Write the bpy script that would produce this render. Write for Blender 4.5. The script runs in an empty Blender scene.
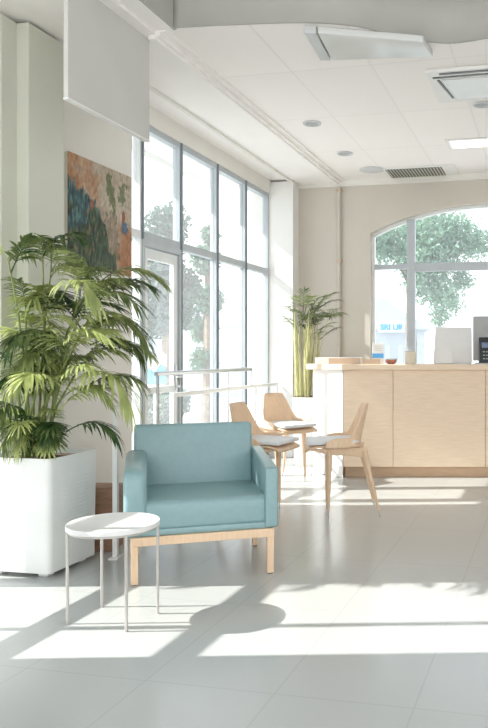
import bpy, bmesh, math, random
from mathutils import Vector, Matrix, Euler
sc = bpy.context.scene
COL = sc.collection
R = math.radians
H, FPX, CX, CY = 1.27, 740.0, 388.0, 354.0
PSI = math.atan(162/740)
CP, SP = math.cos(PSI), math.sin(PSI)

def W(l, d, z=0.0):                       # camera-aligned ground coordinates -> world
    return Vector((-SP*d + CP*l, CP*d + SP*l, z))
def P(px, py, d):                         # pixel at a depth -> world
    return W((px-CX)/FPX*d, d, H-(py-CY)/FPX*d)

# ------------------------------------------------------------------ materials
def new_mat(name):
    m = bpy.data.materials.new(name); m.use_nodes = True
    nt = m.node_tree; b = nt.nodes['Principled BSDF']
    return m, nt, b
def N(nt, t, **kw):
    n = nt.nodes.new(t)
    for k, v in kw.items(): setattr(n, k, v)
    return n
def ramp(nt, fac, stops):
    r = N(nt, 'ShaderNodeValToRGB'); cr = r.color_ramp
    while len(cr.elements) < len(stops): cr.elements.new(0.5)
    for e, (p, c) in zip(cr.elements, stops):
        e.position = p; e.color = (*c, 1)
    nt.links.new(fac, r.inputs[0]); return r.outputs[0]
def noise(nt, scale, stretch=(1,1,1), detail=4, coord='Object'):
    tc = N(nt, 'ShaderNodeTexCoord'); mp = N(nt, 'ShaderNodeMapping')
    mp.inputs['Scale'].default_value = stretch
    nt.links.new(tc.outputs[coord], mp.inputs[0])
    n = N(nt, 'ShaderNodeTexNoise'); n.inputs['Scale'].default_value = scale; n.inputs['Detail'].default_value = detail
    nt.links.new(mp.outputs[0], n.inputs['Vector']); return n.outputs['Fac']
def bump(nt, b, fac, strength=.1, dist=.01):
    bp = N(nt, 'ShaderNodeBump'); bp.inputs['Strength'].default_value = strength; bp.inputs['Distance'].default_value = dist
    nt.links.new(fac, bp.inputs['Height']); nt.links.new(bp.outputs[0], b.inputs['Normal'])
def mk(name, c, rough=.6, var=.05, scale=6, stretch=(1,1,1), metal=0, spec=.5, bmp=0, trans=0):
    m, nt, b = new_mat(name)
    f = noise(nt, scale, stretch)
    lo = tuple(max(0, x*(1-var)) for x in c); hi = tuple(min(1, x*(1+var)) for x in c)
    nt.links.new(ramp(nt, f, [(.3, lo), (.7, hi)]), b.inputs['Base Color'])
    b.inputs['Roughness'].default_value = rough; b.inputs['Metallic'].default_value = metal
    b.inputs['Specular IOR Level'].default_value = spec
    if bmp: bump(nt, b, f, bmp)
    return m
def leafmat(name, c1, c2, tr=.35, rough=.45):
    m, nt, b = new_mat(name)
    oi = N(nt, 'ShaderNodeObjectInfo')
    f = noise(nt, 9.0)
    mx = N(nt, 'ShaderNodeMath', operation='ADD'); nt.links.new(oi.outputs['Random'], mx.inputs[0]); nt.links.new(f, mx.inputs[1])
    hf = N(nt, 'ShaderNodeMath', operation='MULTIPLY'); nt.links.new(mx.outputs[0], hf.inputs[0]); hf.inputs[1].default_value = .5
    col = ramp(nt, hf.outputs[0], [(.28, c1), (.72, c2)])
    nt.links.new(col, b.inputs['Base Color']); b.inputs['Roughness'].default_value = rough
    t = N(nt, 'ShaderNodeBsdfTranslucent'); nt.links.new(col, t.inputs[0])
    ms = N(nt, 'ShaderNodeMixShader'); ms.inputs[0].default_value = tr
    nt.links.new(b.outputs[0], ms.inputs[1]); nt.links.new(t.outputs[0], ms.inputs[2])
    nt.links.new(ms.outputs[0], nt.nodes['Material Output'].inputs[0]); return m
def glassmat(name, veil=.16, tint=(.97,.99,1)):  # translucent white veil puts a haze over the view into the pane
    m, nt, b = new_mat(name); nt.nodes.remove(b)
    tr = N(nt, 'ShaderNodeBsdfTransparent'); tr.inputs[0].default_value = (*tint, 1)
    gl = N(nt, 'ShaderNodeBsdfGlossy'); gl.inputs['Roughness'].default_value = .02
    tl = N(nt, 'ShaderNodeBsdfTranslucent'); tl.inputs[0].default_value = (.95,.97,1,1)
    lw = N(nt, 'ShaderNodeLayerWeight'); lw.inputs['Blend'].default_value = .5
    pw = N(nt, 'ShaderNodeMath', operation='POWER'); nt.links.new(lw.outputs['Facing'], pw.inputs[0]); pw.inputs[1].default_value = 4
    gm = N(nt, 'ShaderNodeMath', operation='MULTIPLY_ADD'); nt.links.new(pw.outputs[0], gm.inputs[0]); gm.inputs[1].default_value = .4; gm.inputs[2].default_value = .025
    f = noise(nt, 1.3)
    mr = N(nt, 'ShaderNodeMapRange'); mr.inputs['To Min'].default_value = veil*.75; mr.inputs['To Max'].default_value = veil*1.25
    nt.links.new(f, mr.inputs[0])
    m1 = N(nt, 'ShaderNodeMixShader'); nt.links.new(mr.outputs[0], m1.inputs[0])
    nt.links.new(tr.outputs[0], m1.inputs[1]); nt.links.new(tl.outputs[0], m1.inputs[2])
    m2 = N(nt, 'ShaderNodeMixShader'); nt.links.new(gm.outputs[0], m2.inputs[0])
    nt.links.new(m1.outputs[0], m2.inputs[1]); nt.links.new(gl.outputs[0], m2.inputs[2])
    nt.links.new(m2.outputs[0], nt.nodes['Material Output'].inputs[0]); return m
def emit(name, c, s):
    m, nt, b = new_mat(name)
    b.inputs['Base Color'].default_value = (.9,.9,.9,1)
    b.inputs['Emission Color'].default_value = (*c,1); b.inputs['Emission Strength'].default_value = s
    return m
def tilemat(name, c, grout, w, h, mortar, rough, var=.03, spec=.5, off=(0,0,0)):
    m, nt, b = new_mat(name)
    tc = N(nt, 'ShaderNodeTexCoord'); mp = N(nt, 'ShaderNodeMapping'); mp.inputs['Location'].default_value = off
    nt.links.new(tc.outputs['Object'], mp.inputs[0])
    br = N(nt, 'ShaderNodeTexBrick'); br.offset = 0; br.inputs['Scale'].default_value = 1
    br.inputs['Brick Width'].default_value = w; br.inputs['Row Height'].default_value = h
    br.inputs['Mortar Size'].default_value = mortar; br.inputs['Mortar Smooth'].default_value = .1
    br.inputs['Color1'].default_value = (*c,1); br.inputs['Color2'].default_value = (*[x*(1-var) for x in c],1)
    br.inputs['Mortar'].default_value = (*grout,1)
    nt.links.new(mp.outputs[0], br.inputs['Vector'])
    nt.links.new(br.outputs['Color'], b.inputs['Base Color'])
    b.inputs['Roughness'].default_value = rough; b.inputs['Specular IOR Level'].default_value = spec
    return m

M = {}
M['floor'] = tilemat('floor_tile', (.50,.51,.50), (.45,.46,.45), .53, .9, .004, .2, .015, .5, (.476,.09,0))
M['ceiling'] = tilemat('ceiling_tile', (.945,.905,.88), (.86,.825,.80), .62, 1.1, .008, .85, .03, .2, (.06,.15,0))
M['wall'] = mk('wall_paint', (.80,.775,.73), .8, .02, 3)
M['pil'] = mk('pilaster_paint', (.68,.685,.60), .75, .02, 3)
M['white'] = mk('white_paint', (.84,.83,.81), .6, .015, 3)
M['warm'] = mk('soffit_paint', (.92,.885,.865), .7, .015, 3)
M['panel'] = mk('panel_paint', (.62,.61,.585), .7, .02, 3)
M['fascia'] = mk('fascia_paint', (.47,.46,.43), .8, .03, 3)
M['backwall'] = mk('back_wall_paint', (.60,.558,.495), .8, .02, 3)
M['frame'] = mk('window_frame', (.47,.51,.54), .4, .04, 8)
M['framew'] = mk('white_window_frame', (.80,.82,.82), .45, .03, 8)
M['dark'] = mk('dark_gasket', (.10,.11,.12), .5, .1, 8)
M['slate'] = mk('slate_gasket', (.20,.235,.26), .5, .05, 8)
M['glass'] = glassmat('haze_veil_glass', .06)  # milky veil imitates the bright haze outdoors
M['glassb'] = glassmat('rear_window_glass', .06)
M['wood'] = mk('pale_beech', (.84,.665,.50), .42, .06, 3.2, (2.0,2.0,22.0), spec=.4)
M['woodfine'] = mk('light_ash', (.83,.60,.41), .42, .06, 6, (14,14,2.0), spec=.4)
M['woodback'] = mk('kick_wood', (.64,.45,.30), .5, .08, 3.2, (2.0,2.0,16.0))
M['brown'] = mk('brown_board', (.33,.19,.12), .55, .2, 5, (3,3,14))
M['vinyl'] = mk('aqua_vinyl', (.262,.402,.424), .36, .04, 30, spec=.45, bmp=.03)
_b = M['vinyl'].node_tree.nodes['Principled BSDF']; _b.inputs['Coat Weight'].default_value = .35; _b.inputs['Coat Roughness'].default_value = .28
M['metalw'] = mk('white_metal', (.80,.79,.77), .35, .02, 10)
M['legm'] = mk('warm_grey_metal', (.58,.55,.52), .3, .05, 10, metal=.55)
M['steel'] = mk('steel', (.62,.63,.64), .28, .06, 12, metal=.8)
M['pot'] = mk('pot_white', (.80,.80,.785), .4, .03, 5)
M['soil'] = mk('soil', (.09,.06,.04), .95, .5, 40, bmp=.6)
M['cushion'] = mk('white_cushion', (.80,.81,.83), .7, .03, 20, bmp=.1)
M['cane'] = mk('palm_cane', (.50,.49,.25), .5, .25, 14, (4,4,1))
M['stemg'] = mk('green_stem', (.22,.27,.08), .5, .25, 14, (4,4,1))
M['leaf'] = leafmat('palm_leaf', (.035,.085,.022), (.58,.64,.25))  # varied leaf greens, with shadow and sunlit highlights worked into both ends
M['leafb'] = leafmat('rear_palm_leaf', (.05,.09,.03), (.22,.28,.10))
M['tree'] = leafmat('tree_leaf', (.03,.11,.08), (.15,.31,.20), .3)
M['treey'] = leafmat('tree_leaf_yellowish', (.03,.14,.135), (.28,.42,.29), .3)
M['bark'] = mk('bark', (.20,.15,.11), .9, .3, 12)
M['ground'] = mk('paving', (.55,.55,.54), .8, .08, 2)
M['bldg'] = mk('render_wall', (.50,.535,.58), .8, .03, 1.5)
M['bldg2'] = mk('pale_blue_wall', (.55,.62,.68), .8, .04, 1.5)
M['blue'] = mk('blue_paint', (.10,.40,.80), .5, .05, 8)
M['black'] = mk('black_plastic', (.03,.033,.04), .35, .2, 14)
M['gray'] = mk('gray_plastic', (.42,.43,.44), .5, .05, 10)
M['lgray'] = mk('light_gray_plastic', (.62,.63,.64), .5, .04, 10)
M['paper'] = mk('white_paper', (.82,.82,.82), .8, .02, 12)
M['tan'] = mk('tan_card', (.58,.46,.36), .8, .05, 8)
M['cream'] = mk('cream_card', (.66,.63,.54), .8, .05, 8)
M['red'] = mk('red_ceramic', (.36,.14,.10), .4, .2, 30)
M['screen'] = mk('blue_grey_display', (.20,.26,.40), .25, .05, 10)
M['lamp'] = emit('lamp_panel', (1,.98,.95), 2.2)
M['lampdim'] = mk('frosted_panel', (.70,.71,.70), .2, .03, 3)

# ------------------------------------------------------------------ mesh tools
class MB:
    def __init__(s): s.bm = bmesh.new()
    def box(s, lo, hi, bev=0, seg=2, mat=None):
        lo, hi = Vector(lo), Vector(hi); c = (lo+hi)/2; d = hi-lo
        mt = Matrix.Translation(c) @ Matrix.Diagonal((abs(d.x), abs(d.y), abs(d.z), 1))
        if mat is not None: mt = mat @ mt
        tmp = bmesh.new(); bmesh.ops.create_cube(tmp, size=1, matrix=mt)
        if bev: bmesh.ops.bevel(tmp, geom=tmp.edges[:], offset=bev, segments=seg, profile=.5, affect='EDGES')
        s.merge(tmp); return s
    def merge(s, tmp):
        me = bpy.data.meshes.new('tmp'); tmp.to_mesh(me); tmp.free(); s.bm.from_mesh(me); bpy.data.meshes.remove(me)
    def prism(s, pts, vec, bev=0, seg=2):      # closed polygon (3D points) extruded by vec
        tmp = bmesh.new(); vs = [tmp.verts.new(Vector(p)) for p in pts]; vec = Vector(vec)
        f = tmp.faces.new(vs); r = bmesh.ops.extrude_face_region(tmp, geom=[f])
        bmesh.ops.translate(tmp, verts=[e for e in r['geom'] if isinstance(e, bmesh.types.BMVert)], vec=vec)
        bmesh.ops.recalc_face_normals(tmp, faces=tmp.faces[:])
        if bev: bmesh.ops.bevel(tmp, geom=tmp.edges[:], offset=bev, segments=seg, profile=.5, affect='EDGES')
        s.merge(tmp); return s
    def tube(s, pts, rad, n=8, cap=True):
        pts = [Vector(p) for p in pts]; rads = rad if isinstance(rad, (list, tuple)) else [rad]*len(pts)
        rings = []; prev = None
        for i, p in enumerate(pts):
            t = (pts[min(i+1, len(pts)-1)] - pts[max(i-1, 0)]).normalized()
            a = prev if prev is not None else (Vector((0,0,1)) if abs(t.z) < .9 else Vector((1,0,0)))
            u = (a - t*a.dot(t)).normalized(); v = t.cross(u); prev = u
            rings.append([s.bm.verts.new(p + rads[i]*(math.cos(k*2*math.pi/n)*u + math.sin(k*2*math.pi/n)*v)) for k in range(n)])
        for a, b in zip(rings, rings[1:]):
            for k in range(n): s.bm.faces.new((a[k], a[(k+1)%n], b[(k+1)%n], b[k]))
        if cap: s.bm.faces.new(rings[0][::-1]); s.bm.faces.new(rings[-1])
        return s
    def lathe(s, prof, c=(0,0,0), n=40):
        c = Vector(c); rings = []
        for r, z in prof: rings.append([s.bm.verts.new(c + Vector((r*math.cos(k*2*math.pi/n), r*math.sin(k*2*math.pi/n), z))) for k in range(n)])
        for a, b in zip(rings, rings[1:]):
            for k in range(n): s.bm.faces.new((a[k], a[(k+1)%n], b[(k+1)%n], b[k]))
        s.bm.faces.new(rings[0][::-1]); s.bm.faces.new(rings[-1]); return s
    def build(s, name, mat, parent=None, smooth=False, loc=None):
        bmesh.ops.recalc_face_normals(s.bm, faces=s.bm.faces[:])
        me = bpy.data.meshes.new(name); s.bm.to_mesh(me); s.bm.free()
        me.materials.append(mat)
        if smooth:
            for p in me.polygons: p.use_smooth = True
            try: me.set_sharp_from_angle(angle=R(40))
            except Exception: pass
        o = bpy.data.objects.new(name, me); COL.objects.link(o)
        if parent: o.parent = parent
        if loc is not None: o.location = loc
        return o
def tag(o, label=None, cat=None, group=None, kind=None):
    if label: o['label'] = label
    if cat: o['category'] = cat
    if group: o['group'] = group
    if kind: o['kind'] = kind
    return o
def empty(name, loc, rz=0):
    o = bpy.data.objects.new(name, None); COL.objects.link(o); o.location = loc; o.rotation_euler = (0,0,rz)
    o.empty_display_size = .1; return o
def copy_tree(o, parent=None):
    c = o.copy(); COL.objects.link(c); c.parent = parent
    for ch in list(o.children): copy_tree(ch, c)
    return c
def struct(o): o['kind'] = 'structure'; return o

# ------------------------------------------------------------------ room shell
XW, XC, XT, YB, ZC, ZS = -3.37, -3.074, -2.56, 8.82, 3.42, 3.39
XR = 4.2
WT = 0.22
mb = MB(); mb.box((XW-.25, -1.2, -.12), (XR+.2, YB+.25, 0)); struct(mb.build('floor', M['floor']))
NW0, NW1, NWZ = 2.30, 3.41, 3.15
VW0, VW1, VWZ = 3.48, 3.97, 1.95         # glazing of the left wall beside the camera, outside the frame
WY = [5.51, 5.70, 6.38, 7.16, 7.90, 8.60]; ZH = 3.25
mb = MB()
mb.box((XW-WT, -1.2, 0), (XW, NW0, 3.85)); mb.box((XW-WT, NW0, NWZ), (XW, NW1, 3.85))
mb.box((XW-WT, NW1, 0), (XW, VW0, 3.85)); mb.box((XW-WT, VW0, VWZ), (XW, VW1, 3.85)); mb.box((XW-WT, VW1, 0), (XW, WY[0], 3.85)); mb.box((XW-WT, WY[0], ZH), (XW, YB+.2, 3.85))
mb.box((XW-WT, 8.6, 0), (XW, YB+.2, ZH))
struct(mb.build('wall_left', M['wall']))
mb = MB(); mb.box((XW, 4.12, 0), (-3.25, 4.48, ZS), .008); mb.box((XW, 3.98, 0), (-3.335, 4.12, ZS), .004); struct(mb.build('pilaster', M['pil']))
mb = MB(); mb.box((XW, 8.6, 0), (XC, YB, ZS), .004); struct(mb.build('column', M['white']))
# back wall with an arched opening
AX, AHW, AZ0, AZ1, AZS = -.60, 1.557, 1.0, 3.065, 2.70
AZS = 2.755
def arch(n=28, inset=0):
    out = []
    for k in range(n+1):
        t = -1+2*k/n
        out.append((AX+(AHW-inset)*t, AZ1-inset-.31*abs(t)**2.4))
    return out
bm = bmesh.new(); A = arch()
mb = MB()
x0, x1 = XC-.3, XR+.2
mb.box((x0, YB, 0), (AX-AHW, YB+.22, 3.85)); mb.box((AX+AHW, YB, 0), (x1, YB+.22, 3.85)); mb.box((AX-AHW, YB, 0), (AX+AHW, YB+.22, AZ0))
for (xa, za), (xb, zb) in zip(A, A[1:]):
    if abs(xb-xa) < 1e-5: continue
    mb.prism([(xa, YB, za), (xb, YB, zb), (xb, YB, 3.85), (xa, YB, 3.85)], (0, .22, 0))
struct(mb.build('wall_back', M['backwall']))
mb = MB(); mb.box((XR, 1.5, 0), (XR+.2, YB+.2, 3.85)); struct(mb.build('wall_right', M['wall']))
# lower ceiling with a waved front edge over the camera's half of the room
edge_px = [(175,28),(205,26),(240,24.5),(280,23),(320,23),(360,27),(400,37),(430,42),(455,43),(488,38),(530,30),(600,24)]
EP = []
for px, py in edge_px:
    d = FPX*(ZC-H)/(CY-py); EP.append(P(px, py, d))
EP.append(Vector((XR, EP[-1].y-.2, ZC)))
dense = []
for i in range(len(EP)-1):
    p0, p1, p2, p3 = EP[max(0,i-1)], EP[i], EP[i+1], EP[min(len(EP)-1,i+2)]
    for k in range(5 if i < len(EP)-2 else 1):
        t = k/5
        y = .5*(2*p1.y+(p2.y-p0.y)*t+(2*p0.y-5*p1.y+4*p2.y-p3.y)*t*t+(3*p1.y-p0.y-3*p2.y+p3.y)*t**3)
        dense.append(Vector((p1.x+(p2.x-p1.x)*t, y, ZC)))
EP = dense+[EP[-1]]
TH = .03
mb = MB()
pts = [Vector((p.x, p.y, ZC)) for p in EP] + [Vector((XR, YB, ZC)), Vector((XT+.06, YB, ZC)), Vector((XT+.06, EP[0].y, ZC))]
mb.prism(pts, (0, 0, TH)); struct(mb.build('ceiling', M['ceiling']))
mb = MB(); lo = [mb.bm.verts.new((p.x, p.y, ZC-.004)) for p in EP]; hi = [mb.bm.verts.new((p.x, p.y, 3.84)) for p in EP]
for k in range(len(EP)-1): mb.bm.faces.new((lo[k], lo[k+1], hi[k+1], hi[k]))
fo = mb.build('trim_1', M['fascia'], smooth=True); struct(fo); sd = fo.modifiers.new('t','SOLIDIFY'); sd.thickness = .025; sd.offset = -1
SX = EP[0].x
mb = MB(); mb.box((SX-.02, 1.5, ZC-.004), (SX, EP[0].y+.02, 3.84)); struct(mb.build('trim_2', M['fascia']))
mb = MB(); mb.box((XW, -1.2, 3.85), (XR+.2, 5.6, 3.95)); struct(mb.build('ceiling_upper', M['white']))
mb = MB(); mb.box((XC, 1.5, ZS), (XT, YB, ZS+.06)); mb.box((XT, 1.5, ZS+.025), (SX-.02, EP[0].y, ZS+.06)); mb.box((XW, 1.5, ZS+.02), (XC, YB, ZS+.07)); struct(mb.build('ceiling_soffit', M['warm']))
mb = MB(); mb.box((XC-.03, 4.48, ZS-.025), (XC, 8.6, ZS+.01)); struct(mb.build('trim_3', M['wall']))
mb = MB(); mb.box((XT-.05, EP[0].y, ZS-.03), (XT, YB, ZS+.03)); mb.box((XT, EP[0].y, ZS-.012), (XT+.03, YB, ZC+.02)); mb.box((XT+.03, EP[0].y, ZC-.016), (XT+.075, YB, ZC+.02)); struct(mb.build('trim_4', M['warm']))
mb = MB(); mb.box((XC, YB-.02, ZS-.05), (XR, YB, ZC)); struct(mb.build('trim_5', M['wall']))
mb = MB(); mb.box((XW, 4.48, 0), (XW+.015, WY[0], .1)); struct(mb.build('baseboard_left', M['white']))
mb = MB(); mb.box((XC, YB-.015, 0), (XR, YB, .1)); struct(mb.build('baseboard_back', M['white']))

# ------------------------------------------------------------------ glazed left wall
def bay(name, y0, y1, zs, z_low=0.0, fw=.022, mullion_mat='frame'):
    e = struct(empty(name, (XW, (y0+y1)/2, 0)))
    x0, x1 = -.09, -.02
    a, b = y0-(y0+y1)/2, y1-(y0+y1)/2
    m = MB()
    m.box((x0, a, z_low), (x1, a+fw, ZH)); m.box((x0, b-fw, z_low), (x1, b, ZH))
    m.box((x0, a+fw, ZH-.05), (x1, b-fw, ZH))
    if z_low < .3: m.box((x0, a+fw, 0), (x1, b-fw, .1))
    for z in zs: m.box((x0, a+fw, z-.035), (x1, b-fw, z+.035))
    m.build('frame', M[mullion_mat], e)
    m = MB(); m.box((x1, a-.008, z_low), (x1+.014, a+.012, ZH)); m.build('gasket', M['slate'], e)
    lev = ([.1] if z_low < .3 else []) + list(zs) + [ZH-.05]
    if z_low >= .3: lev = [z_low] + [z for z in zs if z > z_low+.05] + [ZH-.05]
    for k, (p, q) in enumerate(zip(lev, lev[1:])):
        p_ = p + (.035 if p in zs else 0); q_ = q - (.035 if q in zs else 0)
        m = MB(); m.box((-.060, a+fw, p_), (-.052, b-fw, q_)); m.build('pane', M['glass'], e)
    return e
ZTR = 2.285
bay('window_1', WY[0], WY[1], [ZTR], 0, .03, 'framew')
bay('window_2', WY[1], WY[2], [ZTR], ZTR-.035)
bay('window_3', WY[2], WY[3], [ZTR])
bay('window_4', WY[3], WY[4], [ZTR])
bay('window_5', WY[4], WY[5], [ZTR])
# the glazed door under the second bay
dr = struct(empty('door_1', (XW, (WY[1]+WY[2])/2, 0)))
hw = (WY[2]-WY[1])/2
m = MB(); m.box((-.10,-hw,0),(-.01,-hw+.035,ZTR-.036)); m.box((-.10,hw-.035,0),(-.01,hw,ZTR-.036)); m.box((-.10,-hw+.035,ZTR-.09),(-.01,hw-.035,ZTR-.036)); m.build('door_frame', M['frame'], dr)
m = MB(); a, b, zt = -hw+.042, hw-.042, ZTR-.10
m.box((-.075,a,.01),(-.03,a+.07,zt),.004); m.box((-.075,b-.07,.01),(-.03,b,zt),.004); m.box((-.075,a+.07,zt-.09),(-.03,b-.07,zt),.003); m.box((-.075,a+.07,.01),(-.03,b-.07,.16),.003); m.box((-.075,a+.07,.92),(-.03,b-.07,.98),.003)
m.build('door_leaf', M['framew'], dr)
m = MB(); m.box((-.056,a+.07,.98),(-.048,b-.07,zt-.09)); m.build('pane', M['glass'], dr)
m = MB(); m.box((-.056,a+.07,.16),(-.048,b-.07,.92)); m.build('pane', M['glass'], dr)
m = MB(); m.box((-.03,b-.055,.93),(-.018,b-.02,1.17),.003); m.tube([(-.02,b-.038,1.06),(.03,b-.038,1.06),(.034,b-.14,1.06)],.009)
m.tube([(-.02,b-.038,.97),(.012,b-.038,.97)],.012); m.build('door_handle', M['steel'], dr, True)
# near glazing that lets the sunlight onto the floor
nw = struct(empty('window_6', (XW, (NW0+NW1)/2, 0)))
c = (NW0+NW1)/2; a, b = NW0-c, NW1-c
m = MB(); m.box((-.1,a,0),(-.02,a+.05,NWZ)); m.box((-.1,b-.05,0),(-.02,b,NWZ)); m.box((-.1,a+.05,NWZ-.06),(-.02,b-.05,NWZ)); m.box((-.1,a+.05,0),(-.02,b-.05,.1))
m.box((-.1,a+.05,.86),(-.02,b-.05,.94)); m.box((-.1,a+.05,1.44),(-.02,b-.05,1.53)); m.box((-.085,2.69-c,.1),(-.03,2.725-c,NWZ-.06))
m.build('frame', M['framew'], nw)
m = MB(); m.box((-.06,a+.05,.1),(-.052,b-.05,NWZ-.06)); m.build('pane', M['glass'], nw)
nw = struct(empty('window_8', (XW, (VW0+VW1)/2, 0)))
c = (VW0+VW1)/2; a, b = VW0-c, VW1-c
m = MB(); m.box((-.1,a,0),(-.02,a+.03,VWZ)); m.box((-.1,b-.03,0),(-.02,b,VWZ)); m.box((-.1,a+.03,VWZ-.04),(-.02,b-.03,VWZ)); m.box((-.1,a+.03,0),(-.02,b-.03,.06))
m.build('frame', M['framew'], nw)
m = MB(); m.box((-.06,a+.03,.06),(-.052,b-.03,VWZ-.04)); m.build('pane', M['glass'], nw)
# handrail along the glazing
hr = tag(empty('handrail', (XW+.1, 6.7, 0)), 'slim pale metal handrail running across the tall windows and glass door', 'handrail')
m = MB(); m.tube([(0,-.98,1.10),(0,1.06,1.10),(0,1.06,.905)], .02, 10); m.build('top_rail', M['steel'], hr, True)
m = MB(); m.tube([(0,-.7,.905),(0,1.88,.905)], .02, 10); m.build('lower_rail', M['metalw'], hr, True)
for y in (-.95, .46, 1.2, 1.86):
    m = MB(); m.tube([(0,y,0),(0,y,1.10 if y < 1 else .905)], .013, 8); m.build('post', M['steel'], hr, True)

# ------------------------------------------------------------------ arched rear window
w7 = struct(empty('window_7', (0, YB, 0)))
Ai = arch(inset=.035)
m = MB()
for (o0, i0), (o1, i1) in zip(zip(A, Ai), zip(A[1:], Ai[1:])):
    m.prism([(o0[0],.10,o0[1]),(o1[0],.10,o1[1]),(i1[0],.10,i1[1]),(i0[0],.10,i0[1])], (0,.06,0))
m.box((AX-AHW,.10,AZ0),(AX-AHW+.035,.16,AZS-.02)); m.box((AX+AHW-.035,.10,AZ0),(AX+AHW,.16,AZS-.02)); m.box((AX-AHW,.10,AZ0),(AX+AHW,.16,AZ0+.05))
m.build('frame', M['framew'], w7)
def arch_z(x):
    for (xa, za), (xb, zb) in zip(A, A[1:]):
        if xa <= x <= xb: return za+(zb-za)*(x-xa)/(xb-xa+1e-9)
    return AZS
MU = [-1.665, .465]
m = MB()
for x in MU: m.box((x-.05,.09,AZ0+.05),(x+.05,.17,arch_z(x)-.02),.006)
m.build('mullion', M['frame'], w7)
m = MB(); m.box((AX-AHW+.03,.095,2.315),(-1.715,.165,2.375),.004); m.box((-1.615,.095,2.28),(.415,.165,2.38),.006); m.box((.515,.095,2.315),(AX+AHW-.03,.165,2.375),.004); m.build('transom', M['frame'], w7)
m = MB(); pp = [(x, .128, z) for x, z in arch(inset=.02)] + [(AX+AHW-.02,.128,AZ0+.02),(AX-AHW+.02,.128,AZ0+.02)]
m.prism(pp, (0,.008,0)); m.build('pane', M['glassb'], w7)
m = MB(); m.box((AX-AHW-.03,-.08,AZ0-.03),(AX+AHW+.03,.1,AZ0)); m.build('window_sill', M['white'], w7)

# ------------------------------------------------------------------ outdoors
mb = MB(); mb.box((-4.25, 5.2, 3.46), (XW-WT, 9.1, 3.56)); mb.box((-4.29, 5.2, 3.40), (-4.25, 9.1, 3.58)); struct(mb.build('trim_6', M['white']))
mb = MB(); mb.box((-30, -14, -.30), (24, 40, -.15)); struct(mb.build('ground', M['ground']))
def crown_mesh(seed, blobs, n, size):
    rnd = random.Random(seed); m = MB(); bm = m.bm
    tot = sum(b[3]**2 for b in blobs)
    for (cx, cy, cz, r) in blobs:
        for _ in range(int(n*r*r/tot)):
            v = Vector((rnd.gauss(0,1), rnd.gauss(0,1), rnd.gauss(0,1))).normalized()*r*(rnd.random()**.4)*(1+.25*math.sin(9*rnd.random()))
            c = Vector((cx,cy,cz))+v
            rot = Euler((rnd.uniform(-1.1,1.1), rnd.uniform(-1.1,1.1), rnd.uniform(0,6.3))).to_matrix()
            s = size*rnd.uniform(.6,1.4)
            q = [Vector((-s,0,0)), Vector((0,-s*.5,s*.15)), Vector((s,0,0)), Vector((0,s*.5,s*.15))]
            bm.faces.new([bm.verts.new(c+rot@p) for p in q])
    return m
def tree(loc, blobs, n, size, trunk_h, seed, label, mat, name='leafy_tree'):
    e = tag(empty(name, loc), label, 'tree', 'trees outside the windows')
    m = MB(); m.tube([(0,0,-.15),(.05,0,trunk_h*.5),(0,.05,trunk_h)], [.14,.11,.07], 8)
    for (cx,cy,cz,r) in blobs[:5]: m.tube([(0,.05,trunk_h*.9),(cx*.6,cy*.6,(cz+trunk_h)/2),(cx,cy,cz)], [.06,.04,.015], 6)
    m.build('trunk', M['bark'], e, True)
    crown_mesh(seed, blobs, n, size).build('crown', M[mat], e)
    return e
def px_blobs(root, spec, d):
    out = []
    for px, py, rpx, dd in spec:
        p = P(px, py, d+dd)-root; out.append((p.x, p.y, p.z, rpx/FPX*(d+dd)))
    return out
d = 15.0; rt = P(409, 354, d); rt.z = 0
tree(rt, px_blobs(rt, [(435,240,30,0),(420,235,28,.5),(458,238,24,0),(388,245,20,.3),(478,244,15,.2),(430,285,22,0),(447,300,17,-.3),(425,262,28,0),(462,280,12,.1),(440,318,10,0),(377,240,15,0)], d), 15000, .045, 3.0, 1,
     'broad leafy tree seen through the arched window behind the counter', 'treey')
d = 13.0; rt = P(165, 354, d); rt.z = 0
tree(rt, px_blobs(rt, [(168,225,20,0),(160,290,24,0),(175,310,22,0),(150,245,14,.4),(155,320,18,0),(186,285,14,0),(165,270,20,0)], d), 7000, .06, 2.4, 2,
     'leafy tree seen through the glass door in the left glazing', 'tree')
d = 15.5; rt = P(207, 354, d); rt.z = 0
tree(rt, px_blobs(rt, [(206,260,14,0),(208,300,14,0),(203,330,12,.3),(210,235,9,0),(204,360,12,0)], d), 4500, .06, 2.4, 3,
     'slimmer leafy tree seen through the pane just right of the glass door', 'tree')
d = 11.0; rt = P(166, 354, d); rt.z = 0
e = tag(empty('garden_bush', rt), 'low green bush outside the lower half of the glass door', 'bush')
crown_mesh(5, px_blobs(rt, [(165,410,16,0),(178,402,12,.2),(152,404,12,0),(160,425,18,0)], d), 3000, .05).build('foliage', M['tree'], e)
m = MB(); m.tube([(0,0,-.15),(0,0,.4)], [.04,.02], 6); m.build('stem', M['bark'], e)
# pale buildings
def building(loc, rz, w, h, dep, label, mat, roof=.8, sign=False):
    e = tag(empty('pale_building', loc, rz), label, 'building')
    m = MB(); m.box((-w/2,0,-.15),(w/2,dep,h)); m.build('facade', M[mat], e)
    m = MB(); m.prism([(-w/2-.15,-.15,h),(w/2+.15,-.15,h),(0,-.15,h+roof)], (0,dep+.3,0)); m.build('roof', M['bldg'], e)
    return e
ba = building(P(372, 354, 19)*Vector((1,1,0)) if False else Vector((*P(382,354,19).xy,0)), PSI, 2.2, 1.9, 4, 'low white gabled building with a blue sign beyond the arched window', 'bldg', .8)
for k in range(4):
    m = MB(); m.box((-.55+.32*k,-.03,.1),(-.43+.32*k,0,1.5)); m.build('pilaster_strip', M['bldg2'], ba)
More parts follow.
